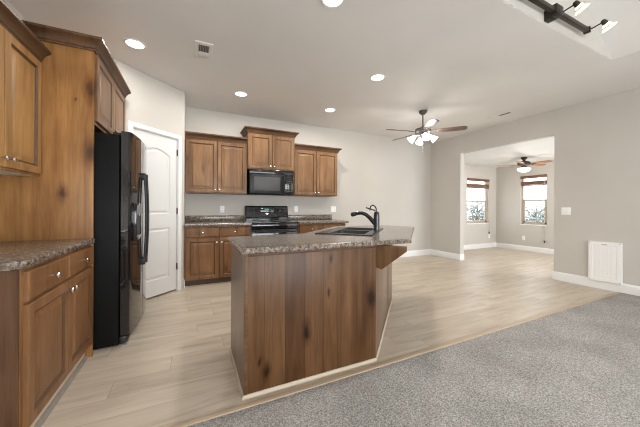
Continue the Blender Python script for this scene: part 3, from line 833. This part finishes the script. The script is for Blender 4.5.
# ------------------------------------------------------------------ ceiling fixtures
def downlight(x, y, label, power=13):
    t = thing('recessed_light', label, 'ceiling light', (x, y, ZC), 0, 'recessed kitchen downlights')
    MB().lathe([(.098, -.0005), (.098, -.004), (.090, -.007), (.076, -.005), (.074, -.0005)], 32, (0, 0, 0), False, False).build('trim_ring', 'trim', t)
    MB().lathe([(.0745, -.0008), (.0745, -.003)], 32).build('lens', 'lens', t)
    l = bpy.data.lights.new('downlight_beam', 'AREA'); l.shape = 'DISK'; l.size = .14; l.energy = power; l.color = (1, .965, .91)
    o = bpy.data.objects.new('downlight_beam', l); COL.objects.link(o); o.parent = t; o.location = (0, 0, -.012)
downlight(-.523, 3.227, 'lit round downlight above the refrigerator, nearest the left crown moulding', 7)
downlight(.625, 3.99, 'lit round downlight in front of the pantry-side wall cabinets')
downlight(2.064, 3.993, 'small lit round downlight in the row by the back wall, farther from the pantry')
downlight(2.076, 2.734, 'lit round downlight above the island sink, nearest the ceiling fan')
downlight(.98, 1.856, 'lit round downlight cut by the top edge of the picture, above the island front')

# square return grille
t = thing('ceiling_vent', 'square white ceiling vent with a dark half-open louvre', 'ceiling vent', (.10, 3.06, ZC), .0, 'ceiling vents')
b = MB(); P = [(-.085, -.17), (.085, -.17), (.085, .17), (-.085, .17)]
b.M = Matrix(((1, 0, 0, 0), (0, 1, 0, 0), (0, 0, -1, 0), (0, 0, 0, 1)))
b.loops([[(x, y, z) for x, y in (offset(P, d) if d else P)] for d, z in ((0, .0005), (0, .004), (.006, .009), (.03, .007))], True, True); b.build('frame', 'ceil', t, ang=15)
box('louvre_opening', (-.05, -.12, -.0098), (.05, .0, -.0072), 'vent_dark', t)
b = MB()
for i in range(7): b.box((-.05 + i * .0155, -.12, -.0125), (-.046 + i * .0155, .0, -.0098))
b.build('louvre', 'badge', t)
box('damper_plate', (-.05, .004, -.0115), (.05, .12, -.0072), 'ceil', t, .002)
# linear slot vent
t = thing('ceiling_vent', 'narrow white slot vent in the ceiling between the fan and the right wall', 'ceiling vent', (4.82, 2.915, ZC), 0, 'ceiling vents')
box('frame', (-.055, -.21, -.008), (.055, .21, -.0005), 'ceil', t, .003)
box('louvre_opening', (-.028, -.18, -.0095), (.028, -.0, -.0078), 'vent_dark', t)
box('damper_plate', (-.03, .005, -.011), (.03, .18, -.0075), 'ceil', t, .001)


def blade_mesh(r0, r1, w0, w1, th=.006):
    b = MB(); n = 8
    pts = [(r0, -w0 / 2), (r0 + .25 * (r1 - r0), -w1 / 2 * .97), (r1 - .05, -w1 / 2)] + [(r1 - .05 + .05 * math.sin(PI / 2 * (i) / n * 1) , -w1 / 2 * math.cos(PI / 2 * i / n)) for i in range(1, n + 1)]
    pts = pts + [(x, -y) for x, y in pts[::-1][1:]]
    b.prism(pts, -th / 2, th / 2, .0015); return b


def fan(loc, label, rod, rad, ang0, bm_, bladem, metal, kit):
    t = thing('ceiling_fan', label, 'ceiling fan', loc, 0, 'ceiling fans')
    MB().lathe([(.065, -.0005), (.066, -.015), (.055, -.04), (.030, -.062), (.016, -.066)], 28).build('canopy', metal, t)
    MB().lathe([(.011, -.06), (.011, -rod - .01)], 14).build('downrod', metal, t)
    z = -rod
    MB().lathe([(.022, z + .03), (.035, z + .012), (.085, z), (.125, z - .02), (.132, z - .05), (.128, z - .075), (.095, z - .098), (.060, z - .105), (.058, z - .135), (.040, z - .15)], 36).build('motor_housing', metal, t)
    for i in range(5):
        a = math.radians(ang0 + 72 * i)
        o = blade_mesh(.19, rad, .10, .135).build('blade', bladem, t); o.rotation_euler = (math.radians(-12), 0, a); o.location = (0, 0, z - .068)
        b = MB(); b.box((.10, -.016, -.009), (.20, .016, -.004), .002); b.prism([(.185, -.035), (.235, -.03), (.26, 0), (.235, .03), (.185, .035)], -.009, -.004)
        b.build('blade_iron', metal, o)
    return t, z


# main fan
t, z = fan((3.48, 3.35, ZC), 'bronze and walnut five-blade ceiling fan with four lit bell shades', .285, .66, 167, 0, 'blade', 'pewter', 0)
MB().lathe([(.045, z - .10), (.062, z - .115), (.062, z - .145), (.035, z - .170), (.008, z - .180)], 24).build('light_kit', 'chrome', t)
for i in range(4):
    a = math.radians(60 + 90 * i); b = MB()
    tilt = math.radians(48)
    b.M = RZ(a) @ T(.075, 0, z - .135)
    b.tube([(-.02, 0, .01), (.02, 0, .012), (.045, 0, -.002)], .008, 8); arm = b.build('lamp_arm', 'chrome', t)
    b = MB(); b.M = RZ(a) @ T(.128, 0, z - .135) @ Matrix.Rotation(-tilt, 4, 'Y')
    b.lathe([(.022, .005), (.029, -.012), (.038, -.042), (.050, -.078), (.062, -.102), (.059, -.102), (.047, -.078), (.035, -.042), (.026, -.012)], 24, (0, 0, 0), True, False); s_ = b.build('lamp_shade', 'shade', arm)
    b = MB(); b.M = RZ(a) @ T(.128, 0, z - .135) @ Matrix.Rotation(-tilt, 4, 'Y'); b.lathe([(.010, -.01), (.024, -.04), (.028, -.065), (.018, -.088), (.004, -.095)], 14); b.build('bulb', 'bulb', s_)
    l = bpy.data.lights.new('fan_lamp', 'POINT'); l.energy = 3; l.color = (1, .96, .9); l.shadow_soft_size = .06
    o = bpy.data.objects.new('fan_lamp', l); COL.objects.link(o); o.parent = t; o.location = (RZ(a) @ T(.128, 0, z - .135) @ Matrix.Rotation(-tilt, 4, 'Y') @ Vector((0, 0, -.15)))
b = MB(); b.tube([(0, 0, z - .18), (0, 0, z - .38)], .0015, 6); pc = b.build('pull_chain', 'nickel', t)
MB().lathe([(.003, z - .41), (.007, z - .40), (.006, z - .385), (.002, z - .38)], 10).build('chain_knob', 'trim', pc)
# nook fan
t, z = fan((7.14, 3.74, ZN), 'small oak-bladed hugger fan with a lit frosted bowl in the window nook', .10, .56, -18, 0, 'blade2', 'bronze', 0)
MB().lathe([(.05, z - .148), (.105, z - .155), (.135, z - .17), (.125, z - .205), (.085, z - .235), (.03, z - .252), (.004, z - .254)], 28).build('light_bowl', 'bowl', t)
l = bpy.data.lights.new('nook_lamp', 'POINT'); l.energy = 10; l.color = (1, .92, .8); l.shadow_soft_size = .1
o = bpy.data.objects.new('nook_lamp', l); COL.objects.link(o); o.parent = t; o.location = (0, 0, z - .33)

# track light on the gable over the living room
TZ, TY = 2.85, 1.235
t = thing('track_light', 'dark bronze track light with two lit bell heads on the vaulted living room gable', 'track light', (3.0, VY, TZ))
box('rail', (-.75, TY - VY - .018, -.018), (.365, TY - VY + .018, .018), 'bronze', t, .003)
box('end_cap', (.36, TY - VY - .024, -.024), (.392, TY - VY + .024, .026), 'bronze', t, .003)
b = MB(); b.box((-.235, TY - VY - .03, -.035), (-.125, TY - VY + .03, .045), .004); b.box((-.24, TY - VY + .0, -.06), (-.17, -.0005, .03), .003); b.build('junction_box', 'bronze', t)
axis = Vector((.904 * .7, -.428 * .7, -.714)).normalized()
for x in (-.13, .378):
    hp = Vector((x, TY - VY - .03, .0)); e_ = hp + Vector((0, -.085, .012))
    b = MB(); b.tube([hp, hp + Vector((0, -.04, .006)), e_], .006, 8); arm = b.build('lamp_arm', 'bronze', t)
    Rm = axis.to_track_quat('Z', 'Y').to_matrix().to_4x4()
    b = MB(); b.M = T(*e_) @ Rm; b.lathe([(.010, -.022), (.017, -.015), (.021, .006), (.021, .022)], 18); b.build('lamp_socket', 'bronze', arm)
    b = MB(); b.M = T(*e_) @ Rm @ T(0, 0, .004) @ Matrix.Scale(.78, 4); b.lathe([(.020, .018), (.034, .030), (.042, .050), (.048, .066), (.062, .080), (.0715, .088), (.068, .090), (.058, .083), (.044, .068), (.030, .035)], 28, (0, 0, 0), False, False); sh = b.build('lamp_shade', 'track_shade', arm)
    b = MB(); b.M = T(*e_) @ Rm @ T(0, 0, .004) @ Matrix.Scale(.78, 4); b.lathe([(.0435, .0505), (.0455, .053), (.0470, .058), (.0450, .0575)], 28, (0, 0, 0), False, False); b.build('shade_band', 'bronze', sh)
    b = MB(); b.M = T(*e_) @ Rm @ T(0, 0, .004) @ Matrix.Scale(.78, 4); b.lathe([(.012, .02), (.028, .045), (.034, .070), (.024, .082), (.006, .086)], 18); b.build('bulb', 'bulb', sh)
    l = bpy.data.lights.new('track_beam', 'SPOT'); l.energy = 2.5; l.color = (1, .9, .75); l.spot_size = 2.2; l.spot_blend = .8; l.shadow_soft_size = .03
    o = bpy.data.objects.new('track_beam', l); COL.objects.link(o); o.parent = t; o.matrix_local = T(*(e_ + axis * .105)) @ (-axis).to_track_quat('Z', 'Y').to_matrix().to_4x4()

# ------------------------------------------------------------------ outdoors beyond the nook windows
struct(box('exterior_ground', (XR - 2, -6, -.6), (30, 30, -.5), 'snow'))
def tree(loc, h, r, label):
    t = thing('tree', label, 'tree', loc)
    b = MB(); b.tube([(0, 0, -.1), (.05, .02, h * .3), (0, .1, h * .6), (.05, .05, h * .95)], [.09, .07, .05, .015], 8)
    for i in range(14):
        a = random.uniform(0, 2 * PI); z0 = h * random.uniform(.25, .8); rr_ = r * random.uniform(.5, 1)
        b.tube([(0, .05, z0), (rr_ * .5 * math.cos(a), rr_ * .5 * math.sin(a), z0 + rr_ * .45), (rr_ * math.cos(a), rr_ * math.sin(a), z0 + rr_ * .6)], [.03, .02, .006], 5)
    b.build('trunk', 'bark', t)
    b = MB()
    for i in range(1500):
        u = random.gauss(0, 1); v = random.gauss(0, 1); q = random.gauss(0, 1); n = math.sqrt(u * u + v * v + q * q) + 1e-6; k = random.random() ** .4
        p = Vector((u / n * r * k, v / n * r * k, h * .62 + q / n * h * .42 * k)); s_ = random.uniform(.05, .10)
        d1_ = Vector((random.gauss(0, 1), random.gauss(0, 1), random.gauss(0, 1))).normalized(); d2_ = d1_.orthogonal().normalized()
        b.f([b.v(p - d1_ * s_), b.v(p + d2_ * s_ * .5), b.v(p + d1_ * s_), b.v(p - d2_ * s_ * .5)])
    o = b.build('leaves', 'leaf', t); o['kind'] = 'stuff'
tree((11.0, 7.5, -.5), 1.9, .9, 'pale leafy shrub outside the nook window beside the far jamb')
tree((13.2, 6.4, -.5), 1.75, 1.0, 'pale leafy shrub outside the window behind the bowl-light fan')
